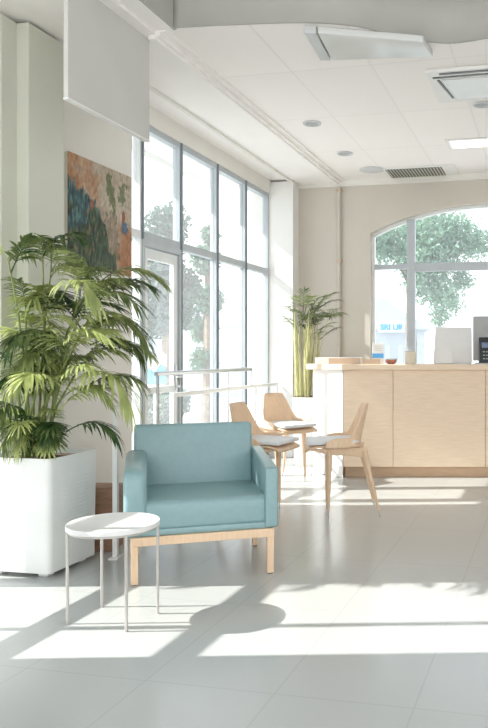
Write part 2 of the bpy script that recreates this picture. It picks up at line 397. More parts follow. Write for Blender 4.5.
# blue lettering of its sign
cu = bpy.data.curves.new('sign_letters', 'FONT'); cu.body = 'SRI UB'; cu.size = .2; cu.offset = .008; cu.extrude = .012; cu.align_x = 'CENTER'
cu.materials.append(M['blue'])
tmpo = bpy.data.objects.new('tmp', cu); COL.objects.link(tmpo); dg = bpy.context.evaluated_depsgraph_get()
me = bpy.data.meshes.new_from_object(tmpo.evaluated_get(dg)); bpy.data.objects.remove(tmpo)
so = bpy.data.objects.new('sign_letters', me); COL.objects.link(so); so.parent = ba; so.rotation_euler = (R(90),0,0)
sp = P(391.5, 330, 18.9); inv = Matrix.Rotation(-PSI, 3, 'Z'); lp = inv @ (sp - Vector(ba.location)); so.location = (lp.x, -.235, lp.z)
so.name = 'lettering'; so['label'] = 'blue sign lettering'
m = MB(); m.box((lp.x-.34,-.22,lp.z-.06),(lp.x+.34,-.16,lp.z+.22),.005); sgn = m.build('sign_panel', M['paper'], ba); so.parent = sgn
bc = building(Vector((*P(196,354,24).xy,0)), R(40), 3.0, 2.2, 3, 'pale low building partly behind the trees beyond the left glazing', 'bldg', .5)
e = tag(empty('sign_board', Vector((*P(156,354,9).xy,-.15)), PSI+.5), 'blue and white board standing outside the glass door', 'sign board')
m = MB(); m.box((-.10,-.02,1.05),(.12,.02,1.42),.006); m.build('panel', M['blue'], e)
m = MB(); m.tube([(0,0.03,0),(0,0.03,1.3)], .02); m.box((-.2,-.1,0),(.2,.15,.03)); m.build('stand', M['metalw'], e)
m = MB(); m.prism([(-.1,-.022,1.25),(-.02,-.022,1.2),(.05,-.022,1.3),(.12,-.022,1.26),(.12,-.022,1.42),(-.1,-.022,1.42)], (0,-.004,0)); m.build('white_band', M['paper'], e)

# ------------------------------------------------------------------ armchair
ac = tag(empty('armchair', W(-1.15, 4.50), PSI+R(18)), 'pale blue upholstered armchair on a light wooden base', 'armchair')
m = MB(); m.box((-.375,-.34,.285),(.375,.30,.452),.035,4); m.build('seat', M['vinyl'], ac, True)
m = MB(); m.box((-.40,-.345,.262),(.40,.33,.30),.008,2); m.build('seat_base', M['vinyl'], ac, True)
lean = Matrix.Translation((0,.27,.40)) @ Matrix.Rotation(R(-7),4,'X')
m = MB(); m.box((-.378,-.055,-.12),(.355,.055,.425),.022,3,lean); m.build('backrest', M['vinyl'], ac, True)
def arm(s, w, rb):
    m = MB(); xo = .425*s; xi = (.425-w)*s; lo, hi = min(xo,xi), max(xo,xi)
    pts = [(lo,-.37,.268),(lo,-.36,.595),(lo,-.30,.635),(lo,.30,.672),(lo,.30,.268)] if s < 0 else [(lo,-.365,.268),(lo,-.365,.615),(lo,.30,.665),(lo,.30,.268)]
    m.prism(pts, (hi-lo,0,0), rb, 4); return m.build('armrest', M['vinyl'], ac, True)
arm(-1,.125,.04); arm(1,.075,.016)
m = MB(); zz = (.214,.262)
m.box((-.385,-.36,zz[0]),(.40,-.325,zz[1]),.003); m.box((-.385,.29,zz[0]),(.40,.325,zz[1]),.003); m.box((-.385,-.325,zz[0]),(-.35,.29,zz[1]),.003); m.box((.365,-.325,zz[0]),(.40,.29,zz[1]),.003)
m.build('base_frame', M['woodfine'], ac)
for x in (-.365,.38):
    for y in (-.34,.305):
        m = MB()
        t = [(x-.019,y-.019),(x+.019,y-.019),(x+.019,y+.019),(x-.019,y+.019)]
        m.prism([(a,b,.214) for a,b in t], (0,0,-.209), .003); o = m.build('leg', M['woodfine'], ac)
        m = MB(); m.box((x-.012,y-.012,0),(x+.012,y+.012,.006)); m.build('foot_glide', M['dark'], o)

# ------------------------------------------------------------------ side table
st = tag(empty('side_table', W(-1.317, 3.55), PSI), 'small round white side table on four thin metal legs', 'side table')
m = MB(); m.lathe([(.205,.440),(.213,.444),(.213,.462),(.211,.466),(.2,.462),(.0005,.462)], n=64); m.build('tabletop', M['metalw'], st, True)
m = MB()
for k in range(48):
    pass
ring = [(.198*math.cos(t*2*math.pi/48), .198*math.sin(t*2*math.pi/48), .436) for t in range(49)]
m.tube(ring, .006, 6); m.build('under_ring', M['legm'], st, True)
for k in range(4):
    an = R((200,306,20,126)[k])
    x, y = .203*math.cos(an), .203*math.sin(an)
    m = MB(); m.tube([(x,y,0),(x,y,.445)], .0075, 10); m.build('leg', M['legm'], st, True)

# ------------------------------------------------------------------ fronds
def frond_mesh(seed, L, nl, ll, w, droop, s0=.22, curl=.5):
    rnd = random.Random(seed); m = MB(); bm = m.bm
    def rach(s): return Vector((L*(s-.18*s*s), 0, L*(.75*s - droop*s*s)))
    pts = [rach(i/10) for i in range(11)]
    m.tube(pts, [.005*(1-.75*i/10) for i in range(11)], 5)
    for i in range(nl):
        s = s0+(1-s0)*i/(nl-1)
        p = rach(s); t = (rach(min(1,s+.02))-rach(s-.02)).normalized()
        side = Vector((0,1,0)); up = side.cross(t)*-1
        for sg in (-1,1):
            if i == nl-1 and sg == 1: dirn = t
            else:
                ang = R(62-34*(i/(nl-1))+rnd.uniform(-9,9))
                dirn = (t*math.cos(ang)+side*sg*math.sin(ang)+up*rnd.uniform(-.05,.22)).normalized()
            ln = ll*(.55+.45*math.sin(math.pi*(.15+.75*s)))*rnd.uniform(.82,1.12)
            wd = w*rnd.uniform(.85,1.15); cr = curl*rnd.uniform(.5,1.4)
            wn = dirn.cross(Vector((0,0,1)))
            wn = wn.normalized() if wn.length > .05 else side
            prev = None; K = 5
            for k in range(K+1):
                u = k/K
                c = p + dirn*ln*u*(1-.12*cr*u) + Vector((0,0,-1))*ln*cr*u*u*.55
                hwid = wd*.5*(math.sin(math.pi*min(1,(u*.9+.1)))**.7) if k < K else .0006
                a = bm.verts.new(c+wn*hwid+Vector((0,0,hwid*.35))); b_ = bm.verts.new(c); c_ = bm.verts.new(c-wn*hwid+Vector((0,0,hwid*.35)))
                if prev:
                    bm.faces.new((prev[0],a,b_,prev[1])); bm.faces.new((prev[1],b_,c_,prev[2]))
                prev = (a,b_,c_)
    me_obj = m
    return me_obj
def make_fronds(root, placements, protos, matname, name='frond'):
    first = {}
    for (k, loc, az, tilt, roll, s) in placements:
        if k not in first:
            o = protos[k]().build(name, M[matname], root, True); first[k] = o
        else:
            o = first[k].copy(); COL.objects.link(o); o.parent = root
        o.location = loc; o.scale = (s,s,s)
        o.rotation_euler = (Matrix.Rotation(az,3,'Z') @ Matrix.Rotation(-tilt,3,'Y') @ Matrix.Rotation(roll,3,'X')).to_euler()

# ------------------------------------------------------------------ large potted palm
PX, PY = -2.975, 3.88
pp_ = tag(empty('potted_palm', (PX, PY, 0)), 'large bushy green palm in a tall square white pot by the painting', 'potted plant')
m = MB(); b0, b1, hp = .225, .232, .68
tmp = bmesh.new(); bmesh.ops.create_cube(tmp, size=1)
for v in tmp.verts:
    s = b1 if v.co.z > 0 else b0
    v.co = Vector((s*2*v.co.x, s*2*v.co.y, .03 if v.co.z < 0 else hp))
bmesh.ops.bevel(tmp, geom=[e for e in tmp.edges if abs(e.verts[0].co.z-e.verts[1].co.z) > .1], offset=.035, segments=4, profile=.5, affect='EDGES')
top = [f for f in tmp.faces if f.normal.z > .9]
r = bmesh.ops.inset_region(tmp, faces=top, thickness=.022)
bmesh.ops.translate(tmp, verts=list({v for f in top for v in f.verts}), vec=(0,0,-.05))
m.merge(tmp); pot = m.build('pot', M['pot'], pp_, True)
m = MB()
for k in range(12): m.box((.222,-.12,.30+.022*k),(.2325,.13,.308+.022*k),.0015)
m.build('slatted_panel', M['pot'], pot)
for x in (-.15, .15):
    for y in (-.15,.15):
        m = MB(); m.box((x-.03,y-.03,0),(x+.03,y+.03,.032),.004); m.build('foot', M['pot'], pot)
m = MB(); m.box((-.19,-.19,.60),(.19,.19,.655),.01); m.build('soil', M['soil'], pp_)
rnd = random.Random(11)
canes = []
for k in range(18):
    a = k*2.4; r0 = .03+.10*((k*7)%18)/18; bx, by = r0*math.cos(a), r0*math.sin(a)
    hgt = (1.20,1.12,1.15,.96,.90,1.0,.84,.78,.92,.70,.62,.74,.55,.66,.48,.58,.40,.50)[k]
    ox = .5*bx*hgt+(.02,.14,-.03,.22,.08,.30,.02,.18,.34,.05,.26,.12,.0,.36,.1,.2,.05,.3)[k]; oy = .6*by*hgt-.06*hgt
    pts = [Vector((bx+ox*t*t, by+oy*t*t, .64+hgt*t)) for t in (0,.25,.5,.75,1)]
    m = MB(); m.tube(pts, [.009,.008,.007,.006,.004], 7); m.build('cane', M['stemg'], pp_, True); canes.append(pts)
protos = [
 frond_mesh(1,.46,20,.20,.017,.62,curl=.75), frond_mesh(2,.38,18,.19,.018,.55,curl=.85), frond_mesh(3,.52,22,.20,.016,.78,curl=.8),
 frond_mesh(4,.32,16,.18,.018,.45,curl=.8), frond_mesh(5,.42,19,.22,.016,.90,curl=1.0), frond_mesh(6,.36,18,.20,.016,.70,curl=1.0)]
pmesh = []
for m in protos:
    bmesh.ops.recalc_face_normals(m.bm, faces=m.bm.faces[:])
    me = bpy.data.meshes.new('frond'); m.bm.to_mesh(me); m.bm.free(); me.materials.append(M['leaf'])
    for p in me.polygons: p.use_smooth = True
    pmesh.append(me)
count = 0
def put_frond(k, loc, az, tilt, roll, s, free=False):
    # placed only where it clears wall, pilaster, rim and the painting
    global count
    rot = Matrix.Rotation(az,3,'Z') @ Matrix.Rotation(-tilt,3,'Y') @ Matrix.Rotation(roll,3,'X')
    for v in list(pmesh[k].vertices)[::3]:
        q = rot @ (v.co*s) + loc
        X, Y, Z = q.x+PX, q.y+PY, q.z
        if X < XW+.02 or (X < -3.23 and Y > 3.96): return False
        if Y < 3.30 and not free: return False
        if Z < .70 and abs(q.x) < .235 and abs(q.y) < .235 and Z < .66: return False
        if Z < .45: return False
        if not free and 3.92 < Y < 4.35 and X > -2.92 and .66 < Z < 1.15: return False
        if X < -3.31 and Y > 4.6: return False
    o = bpy.data.objects.new('frond', pmesh[k]); COL.objects.link(o); o.parent = pp_
    o.location = loc; o.scale = (s,s,s); o.rotation_euler = rot.to_euler(); count += 1
    return True
# fronds reaching right, in front of the window, and low over the rim
for (px,py,dx,az,tilt,s,k) in [(85,300,4.35,.15,.10,.95,0),(95,325,4.35,-.1,-.1,.9,4),(92,290,4.4,.4,.25,.9,2),(80,390,4.3,.05,-.05,1.0,1),(75,380,4.2,-.25,-.1,1.0,4),(66,432,4.2,.1,-.05,.85,5),(60,300,4.1,-.6,.2,.95,4),(90,345,4.3,.2,-.2,.9,5),(72,350,4.2,-.1,.1,.9,3),(66,372,4.2,.25,.2,.9,1),(60,400,4.2,-.1,.1,.9,5),(58,412,4.2,.3,.25,.9,3),(75,315,4.2,-.2,.2,.9,2),(70,330,4.25,.3,.3,.9,4),(62,385,4.15,-.5,.2,.8,1),(78,305,4.3,.0,.35,.8,1),(85,360,4.3,.5,0,.9,0)]:
    q = P(px,py,dx)-Vector((PX,PY,0)); put_frond(k,q,az+PSI,tilt,0,s,True)
def try_frond(p, lo, hi, smin=.5, smax=1.0):
    s_ = rnd.uniform(max(smin,smax-.25), smax)
    for t_ in range(14):
        if put_frond(rnd.randrange(6), p, rnd.uniform(-math.pi,math.pi), rnd.uniform(lo,hi), rnd.uniform(-.3,.3), max(smin,s_-.03*t_)): return
for k_ in range(30):
    a = rnd.uniform(-2.3,1.2); rr = rnd.uniform(.04,.15); p_ = Vector((rr*math.cos(a), rr*math.sin(a), rnd.uniform(.70,.86)))
    for t_ in range(12):
        if put_frond(rnd.randrange(6), p_, a+rnd.uniform(-.5,.5), rnd.uniform(-.35,.35), rnd.uniform(-.3,.3), rnd.uniform(.48,.72)): break
# crown tufts on every cane top, then fronds down the canes, then low ones over the rim
for c in canes:
    for t_ in range(2 if len(canes) else 0):
        try_frond(c[4], .1, .75, .5, .85)
i_ = 0
while count < 97 and i_ < 900:
    i_ += 1
    if i_ % 5 == 0:
        a = rnd.uniform(0,6.28); rr = rnd.uniform(.02,.14)
        try_frond(Vector((rr*math.cos(a), rr*math.sin(a), rnd.uniform(.70,.95))), -.1, .55, .55, .9)
    else:
        c = canes[i_ % 18]; t = rnd.uniform(.45,.98); k0 = min(3,int(t*4)); try_frond(c[k0].lerp(c[k0+1], t*4-k0), -.2, .5, .5, 1.0)

# ------------------------------------------------------------------ things by the pot
wb = tag(empty('wooden_box', W(-1.83, 4.85), PSI), 'low brown wooden box on the floor between pot and armchair', 'box')
m = MB(); m.box((-.16,-.09,0),(.06,.10,.41),.004); m.build('body', M['brown'], wb)
m = MB(); m.box((-.162,-.096,.215),(.062,-.088,.225)); m.build('groove_strip', M['dark'], wb)
sp_ = tag(empty('floor_post', W(-1.693, 4.60), PSI), 'slim white metal post standing beside the brown box', 'post')
m = MB(); m.box((-.016,-.016,.01),(.016,.016,.93),.004); m.build('shaft', M['metalw'], sp_)
m = MB(); m.box((-.03,-.05,0),(.03,.05,.012),.003); m.build('base_plate', M['metalw'], sp_)
m = MB(); m.box((-.02,-.02,.93),(.02,.02,.945),.003); m.build('cap', M['steel'], sp_)

# ------------------------------------------------------------------ hanging panel
hp_ = tag(empty('hanging_panel', (-2.64, 4.07, 3.1)), 'plain pale grey panel hanging from the ceiling above the painting', 'panel')
m = MB(); m.box((-.03,-.40,-.39),(0,.465,.29),.003); m.build('board', M['panel'], hp_)
m = MB(); m.box((-.032,-.40,-.40),(.002,.465,-.39)); m.build('bottom_rail', M['white'], hp_)

# ------------------------------------------------------------------ painting
pa = tag(empty('painting', (XW, 5.045, 2.305)), 'square unframed painting of orange and teal landscape on the left wall', 'painting')
def paint_mat():
    m, nt, b = new_mat('painted_canvas'); L = nt.links
    tc = N(nt,'ShaderNodeTexCoord'); sx = N(nt,'ShaderNodeSeparateXYZ'); L.new(tc.outputs['Object'], sx.inputs[0])
    def mth(op, a, c=None, cl=False):
        n = N(nt,'ShaderNodeMath',operation=op); n.use_clamp = cl
        for i, x in enumerate((a,c)):
            if x is None: continue
            if isinstance(x,(int,float)): n.inputs[i].default_value = x
            else: L.new(x, n.inputs[i])
        return n.outputs[0]
    u = mth('DIVIDE', mth('ADD', sx.outputs['Y'], .405), .81); v = mth('DIVIDE', mth('ADD', sx.outputs['Z'], .405), .81)
    n1 = noise(nt, 5, detail=8); n2 = noise(nt, 14, (1,1,.6), detail=8); n3 = noise(nt, 26, (1,1.6,.5), detail=6); n4 = noise(nt, 34, (1,1,.7), detail=5)
    w1 = mth('SUBTRACT', n1, .5); w2 = mth('SUBTRACT', n2, .5); w4 = mth('SUBTRACT', n4, .5)
    def sstep(x, a, c):
        n = N(nt,'ShaderNodeMapRange',interpolation_type='SMOOTHSTEP'); L.new(x, n.inputs[0]); n.inputs[1].default_value = a; n.inputs[2].default_value = c; return n.outputs[0]
    def mix(f, a, c):
        n = N(nt,'ShaderNodeMix',data_type='RGBA'); L.new(f, n.inputs[0])
        for s_, x in ((6,a),(7,c)):
            if isinstance(x, tuple): n.inputs[s_].default_value = (*x,1)
            else: L.new(x, n.inputs[s_])
        return n.outputs[2]
    orange = ramp(nt, n2, [(.3,(.42,.16,.06)),(.7,(.66,.38,.20))])
    cream = ramp(nt, n1, [(.3,(.58,.48,.37)),(.7,(.66,.60,.50))])
    base = mix(sstep(mth('ADD', mth('ADD', u, mth('MULTIPLY', v, .35)), w1), .40, .80), orange, cream)
    # lower right orange
    lr = mth('MULTIPLY', sstep(mth('ADD', u, mth('MULTIPLY', w1, .5)), .66, .80), sstep(mth('SUBTRACT', 1.0, mth('ADD', v, mth('MULTIPLY', w2, .4))), .45, .60))
    base = mix(lr, base, orange)
    teal = ramp(nt, n3, [(.36,(.01,.035,.06)),(.5,(.03,.12,.14)),(.64,(.15,.31,.29))])
    tm = mth('SUBTRACT', mth('ADD', mth('SUBTRACT', .80, mth('MULTIPLY', u, .55)), mth('MULTIPLY', w2, .55)), v)
    tm = mth('MULTIPLY', sstep(tm, -.02, .05), mth('SUBTRACT', 1.0, sstep(mth('ADD', u, mth('MULTIPLY', w1,.3)), .58, .68)))
    base = mix(tm, base, teal)
    green = ramp(nt, n3, [(.36,(.008,.018,.014)),(.5,(.035,.085,.04)),(.60,(.12,.18,.08)),(.66,(.36,.11,.05)),(.70,(.28,.28,.13))])
    gm = mth('SUBTRACT', mth('ADD', .46, mth('MULTIPLY', w1, .9)), v)
    gm = mth('MULTIPLY', sstep(gm, -.03, .05), mth('SUBTRACT', 1.0, sstep(mth('ADD', u, mth('MULTIPLY', w2,.35)), .70, .80)))
    base = mix(gm, base, green)
    def blob(cu, cv, ru, rv, sh, colr, bs):
        du = mth('DIVIDE', mth('SUBTRACT', mth('ADD', u, mth('MULTIPLY', mth('SUBTRACT', v, cv), sh)), cu), ru); dv = mth('DIVIDE', mth('SUBTRACT', v, cv), rv)
        r_ = mth('ADD', mth('ADD', mth('MULTIPLY', du, du), mth('MULTIPLY', dv, dv)), mth('ADD', mth('MULTIPLY', w2, 3.2), mth('MULTIPLY', w4, 2.4)))
        return mix(mth('SUBTRACT', 1.0, sstep(r_, .75, 1.05)), bs, colr)
    trunk = ramp(nt, n3, [(.3,(.16,.15,.10)),(.55,(.45,.36,.27)),(.75,(.58,.50,.42))])
    base = blob(.66,.42,.10,.25,.0, trunk, base)
    base = blob(.64,.78,.065,.19,.25, (.20,.25,.12), base)
    base = blob(.85,.80,.08,.12,-.3, (.24,.28,.15), base)
    base = blob(.88,.47,.06,.06,0, (.12,.20,.30), base)
    base = blob(.86,.57,.03,.05,0, (.40,.13,.07), base)
    base = blob(.34,.60,.03,.05,0, (.45,.15,.07), base)
    dk = N(nt,'ShaderNodeMix',data_type='RGBA',blend_type='MULTIPLY'); dk.inputs[0].default_value = 1
    L.new(base, dk.inputs[6]); L.new(ramp(nt, n4, [(.35,(.56,.53,.50)),(.65,(.86,.83,.79))]), dk.inputs[7]); base = dk.outputs[2]
    L.new(base, b.inputs['Base Color']); b.inputs['Roughness'].default_value = .55; bump(nt, b, n3, .3, .004)
    return m
m = MB(); m.box((.028,-.405,-.405),(.034,.405,.405)); m.build('canvas', paint_mat(), pa)
m = MB(); m.box((.001,-.403,-.403),(.028,.403,.403)); m.build('stretcher', M['cream'], pa)

# ------------------------------------------------------------------ wooden chairs
def make_chair():
    e = empty('wooden_chair', (0,0,0))
    SZ = .56
    m = MB(); bm = m.bm
    # plywood seat with a waterfall front edge
    nx, ny = 8, 10; g = []
    for j in range(ny+1):
        v = j/ny; y = -.235+.44*v
        row = []
        for i in range(nx+1):
            u = -1+2*i/nx
            wx = .215*(.92+.08*v)*(1-.06*(1-v)**3)
            row.append(bm.verts.new((wx*u, y, SZ-.012+.02*u*u*(.3+.7*v) - .03*max(0,.16-v)/.16)))
        g.append(row)
    for j in range(ny):
        for i in range(nx): bm.faces.new((g[j][i],g[j][i+1],g[j+1][i+1],g[j+1][i]))
    o = m.build('seat', M['woodfine'], e, True); sd = o.modifiers.new('t','SOLIDIFY'); sd.thickness = .016
    m = MB(); m.prism([(-.19,-.225,SZ+.0),(.19,-.225,SZ+.0),(.2,.15,SZ+.01),(.15,.185,SZ+.012),(-.15,.185,SZ+.012),(-.2,.15,SZ+.01)], (0,0,.030), .010, 3)
    m.build('seat_cushion', M['cushion'], e, True)
    m = MB(); bm = m.bm; g = []; nu, nv = 40, 8
    for i in range(nu+1):
        u = -1+2*i/nu; ph = u*R(104)
        a = abs(u*104)
        k = min(1,max(0,(a-30)/42)); k = (k*k*(3-2*k))**.8
        top_ = .875*(1-k)+.618*k
        e2 = min(1,max(0,(a-90)/14)); top_ = top_*(1-e2)+.575*e2
        sxx = math.copysign(abs(math.sin(ph))**.72, ph); cyy = math.copysign(abs(math.cos(ph))**.62, math.cos(ph))
        row = []
        for j in range(nv+1):
            z = SZ-.02+(top_-SZ+.02)*j/nv
            ln_ = (z-SZ)*.22*max(0,cyy)
            row.append(bm.verts.new((.215*sxx*(1-.16*max(0,(z-SZ))/.3), .0+.195*cyy+ln_, z)))
        g.append(row)
    for i in range(nu):
        for j in range(nv): bm.faces.new((g[i][j],g[i+1][j],g[i+1][j+1],g[i][j+1]))
    o = m.build('backrest', M['woodfine'], e, True); sd = o.modifiers.new('t','SOLIDIFY'); sd.thickness = .018; sd.offset = 0
    m = MB()
    for s in (-1,1):
        x = .165*s-.016
        m.prism([(x,-.215,SZ-.03),(x,-.06,SZ-.075),(x,.12,SZ-.085),(x,.235,SZ-.10),(x,.255,SZ-.02),(x,.1,SZ-.022)], (.032,0,0), .006)
    m.box((-.15,-.07,SZ-.075),(.15,-.04,SZ-.03)); m.box((-.15,.19,SZ-.085),(.15,.22,SZ-.04)); m.build('apron', M['woodfine'], e, True)
    for s in (-1,1):
        for (y0,y1,xo) in ((-.045,-.055,.005),(.225,.335,.03)):
            a = Vector((.168*s,y0,SZ-.045)); b_ = Vector((.168*s+xo*s,y1,.05)); c_ = b_+(b_-a).normalized()*.0505
            c_.z = 0
            m = MB(); m.tube([a, a.lerp(b_,.35), b_], [.026,.019,.010], 10); o = m.build('leg', M['woodfine'], e, True)
            m = MB(); m.tube([b_, c_], [.006,.005], 8); m.build('leg_tip', M['steel'], o, True)
    return e
wc = make_chair(); wc.location = W(-.43, 5.93); wc.rotation_euler = (0,0,PSI-R(83))
tag(wc, 'pale wooden chair with white seat pad standing before the reception counter', 'chair', 'pale wooden chairs')
c2 = copy_tree(wc); c2.location = W(-1.0, 5.95); c2.rotation_euler = (0,0,PSI+R(72))
c2['label'] = 'pale wooden chair facing right, just behind the blue armchair'
c3 = copy_tree(wc); c3.location = W(-.99, 7.3); c3.rotation_euler = (0,0,PSI+R(45))
c3['label'] = 'farthest pale wooden chair, in the sun by the tall windows and white planter'

# ------------------------------------------------------------------ rear potted palm
rp = tag(empty('potted_palm', W(-.95, 8.45), PSI), 'slender palm with bare canes in a tall white planter beside the counter', 'potted plant')
m = MB(); m.prism([(-.1,-.1,0),(.1,-.1,0),(.1,.1,0),(-.1,.1,0)], (0,0,.02))
tmp = bmesh.new(); bmesh.ops.create_cube(tmp, size=1)
for v in tmp.verts:
    s = .128 if v.co.z > 0 else .11; v.co = Vector((2*s*v.co.x,2*s*v.co.y,.02 if v.co.z<0 else .78))
bmesh.ops.bevel(tmp, geom=tmp.edges[:], offset=.012, segments=2, profile=.5, affect='EDGES'); m.merge(tmp)
m.build('planter', M['pot'], rp, True)
m = MB(); m.box((-.115,-.115,.76),(.115,.115,.79),.006); m.build('soil', M['soil'], rp)
rnd = random.Random(5); pl = []
for k in range(22):
    bx, by = rnd.uniform(-.10,.10), rnd.uniform(-.09,.09); hh = rnd.uniform(.70,1.0)
    tx, ty = bx*1.1+rnd.uniform(-.04,.07), by+rnd.uniform(-.06,.06)
    pts = [Vector((bx+(tx-bx)*t, by+(ty-by)*t, .78+hh*t)) for t in (0,.33,.66,1)]
    m = MB(); m.tube(pts, [.014,.012,.011,.007], 6); m.build('cane', M['cane'], rp, True)
    for j in range(1 if k % 3 else 2):
        pl.append((rnd.randrange(3), pts[3]+Vector((0,0,rnd.uniform(-.25,.0)*j)), rnd.uniform(-3.1,3.1), rnd.uniform(-.1,.5), 0, rnd.uniform(.6,.9)))
protb = {0: lambda: frond_mesh(21,.30,9,.15,.014,.38), 1: lambda: frond_mesh(22,.26,8,.16,.014,.45), 2: lambda: frond_mesh(23,.33,9,.14,.013,.30)}
q = W(-.685,8.45)-W(-.95,8.45); q = Matrix.Rotation(-PSI,3,'Z')@q
m = MB(); m.tube([(.05,.02,.78),(q.x*.55,.03,1.2),(q.x,q.y,1.70)], [.007,.005,.004], 6); m.build('cane', M['cane'], rp, True)
for k in range(13):
    pl.append((k % 3, Vector((q.x,q.y,1.69)), k*2*math.pi/13+rnd.uniform(-.2,.2), rnd.uniform(-.55,.25), 0, .72))
for k,(ox,az,tl,s) in enumerate([(.10,-.1,.35,1.15),(.05,.5,.5,1.1),(-.02,1.6,.55,1.0),(.1,.2,.1,1.1),(0,-1.0,.5,1.0)]):
    pl.append((k%3, Vector((ox,0,1.74)), az, tl, 0, s))
make_fronds(rp, pl, protb, 'leafb')

# ------------------------------------------------------------------ reception counter
rc = tag(empty('reception_counter', W(0,7.58), PSI), 'pale wood reception counter with white angled end', 'counter')
D0 = 0.0; LE = 2.45
def lp_(l, d): return (l, d-7.58)
m = MB(); m.prism([(*lp_(-.461+.03,7.62),.112),(*lp_(LE,7.62),.112),(*lp_(LE,8.25),.112),(*lp_(-.76,8.25),.112),(*lp_(-.76,7.96),.112)], (0,0,1.0)); m.build('carcass', M['woodback'], rc)
m = MB(); m.prism([(*lp_(-.44,7.66),0),(*lp_(LE,7.66),0),(*lp_(LE,8.22),0),(*lp_(-.74,8.22),0),(*lp_(-.74,7.97),0)], (0,0,.112)); m.build('kickboard', M['woodback'], rc)
xs = [-.459, .052, 1.0, LE]
for a, b in zip(xs, xs[1:]):
    m = MB(); m.box((a+.002,0,.114),(b-.002,.035,1.105),.002); m.build('front_panel', M['wood'], rc)
m = MB(); m.prism([(*lp_(-.463,7.58),.004),(*lp_(-.803,7.92),.004),(*lp_(-.803,8.25),.004),(*lp_(-.770,8.25),.004),(*lp_(-.770,7.94),.004),(*lp_(-.463,7.632),.004)], (0,0,1.10), .002); m.build('end_panel', M['white'], rc)
m = MB(); m.prism([(*lp_(-.475,7.545),1.107),(*lp_(LE,7.545),1.107),(*lp_(LE,8.28),1.107),(*lp_(-.875,8.28),1.107),(*lp_(-.875,7.90),1.107)], (0,0,.055), .004); m.build('countertop', M['wood'], rc)
ZT = 1.162
def on_counter(px, d): return W((px-CX)/FPX*d, d, ZT)
def hpx(n, d): return n/FPX*d
def sbox(name, px0, px1, y0, d, dep, mat, label, cat, group=None, bev=.003, rz=0, build=True):
    pc = (px0+px1)/2; e = tag(empty(name, on_counter(pc,d), PSI+rz), label, cat, group)
    w = hpx(px1-px0, d)/2; h = P(pc,y0,d).z-ZT
    if build:
        m = MB(); m.box((-w,0,0),(w,dep,h),bev); m.build('body', M[mat], e)
    return e, w, h
e,w,h = sbox('flat_carton', 315,361,357.5,7.95,.2,'paper','long flat white carton at the left end of the countertop','box')
m = MB(); m.box((-.1,-.003,.004),(w-.004,0,h-.006)); m.build('label_strip', M['tan'], e)
e,w,h = sbox('card_box', 363,380,359,7.84,.12,'tan','small tan card box lying next to the long white carton','box')
m = MB(); m.box((-w-.001,-.001,h-.015),(w+.001,.121,h+.001)); m.build('lid', M['tan'], e)
e,w,h = sbox('leaflet_holder', 372.5,383.5,343,8.02,.05,'paper','white leaflet holder with a blue foot left of the window mullion','leaflet holder')
za, zb = P(378,358,8.02).z-ZT, P(378,353.5,8.02).z-ZT
m = MB(); m.box((-w-.002,-.004,za),(w+.002,.0,zb)); m.build('blue_band', M['blue'], e)
m = MB()
for k in range(3): m.box((-w*.8,-.002,zb+.03+.022*k),(w*.7,0,zb+.038+.022*k))
m.build('printed_lines', M['lgray'], e)
bo = tag(empty('small_bowl', on_counter(391,7.85)), 'little red and grey bowl on the counter below the arched window', 'bowl')
m = MB(); m.lathe([(.035,0),(.058,.02),(.064,.055),(.06,.058),(.052,.024),(.001,.018)], n=28); m.build('body', M['red'], bo, True)
m = MB(); m.lathe([(.0645,.044),(.067,.046),(.066,.060),(.060,.060)], n=28); m.build('rim', M['gray'], bo, True)
m = MB()
for k in range(6):
    a = k*1.047; m.lathe([(.002,.02),(.02,.03),(.02,.05),(.002,.06)], (.028*math.cos(a),.028*math.sin(a),0), 10)
tag(m.build('sweets', M['tan'], bo, True), kind='stuff')
e,w,h = sbox('card_box', 405,416,351,7.8,.09,'cream','upright cream card box on the counter in front of the mullion','box')
m = MB(); m.box((-w-.001,-.001,h-.008),(w*.6,.05,h+.001)); m.build('opening', M['gray'], e)
# white display panel and a small acrylic stand
e = tag(empty('display_panel', on_counter(453,8.05), PSI), 'wide white screen panel standing on the counter behind a paper stand', 'screen')
m = MB(); zz = P(453,327,8.05).z-ZT; m.prism([(-.215,0,.012),(.21,0,.012),(.21,.05,zz),(-.185,.05,zz)], (0,.02,0), .003); m.build('panel', M['paper'], e)
m = MB(); m.box((-.2,-.02,0),(.2,.1,.012),.003); m.build('base', M['lgray'], e)
e = tag(empty('paper_stand', on_counter(444,7.8), PSI), 'small clear stand holding a white sheet on the counter', 'paper stand')
m = MB(); m.prism([(-.085,0,.01),(.085,0,.01),(.085,.03,.135),(-.085,.03,.135)], (0,.004,0)); m.build('sheet', M['paper'], e)
m = MB(); m.box((-.09,-.02,0),(.09,.07,.01),.003); m.build('foot', M['glassb'], e)
e = tag(empty('computer_monitor', on_counter(494,7.98), PSI-R(6)), 'grey backed computer monitor at the right edge of the counter', 'monitor')
m = MB(); zz = P(480,316,7.98).z-ZT; m.box((-.225,0,.035),(.30,.03,zz),.008); m.build('screen_housing', M['gray'], e)
m = MB(); m.box((-.05,.03,.0),(.05,.06,.3),.004); m.box((-.12,-.03,0),(.12,.14,.012),.004); m.build('stand', M['lgray'], e)
e = tag(empty('desk_phone', on_counter(489,7.76), PSI), 'black desk phone in front of the grey monitor', 'phone')
m = MB(); zz = P(489,337,7.76).z-ZT; m.prism([(-.095,0,.004),(-.095,.14,.004),(-.095,.12,zz),(-.095,.085,zz)], (.19,0,0), .012, 3); m.build('body', M['black'], e, True)
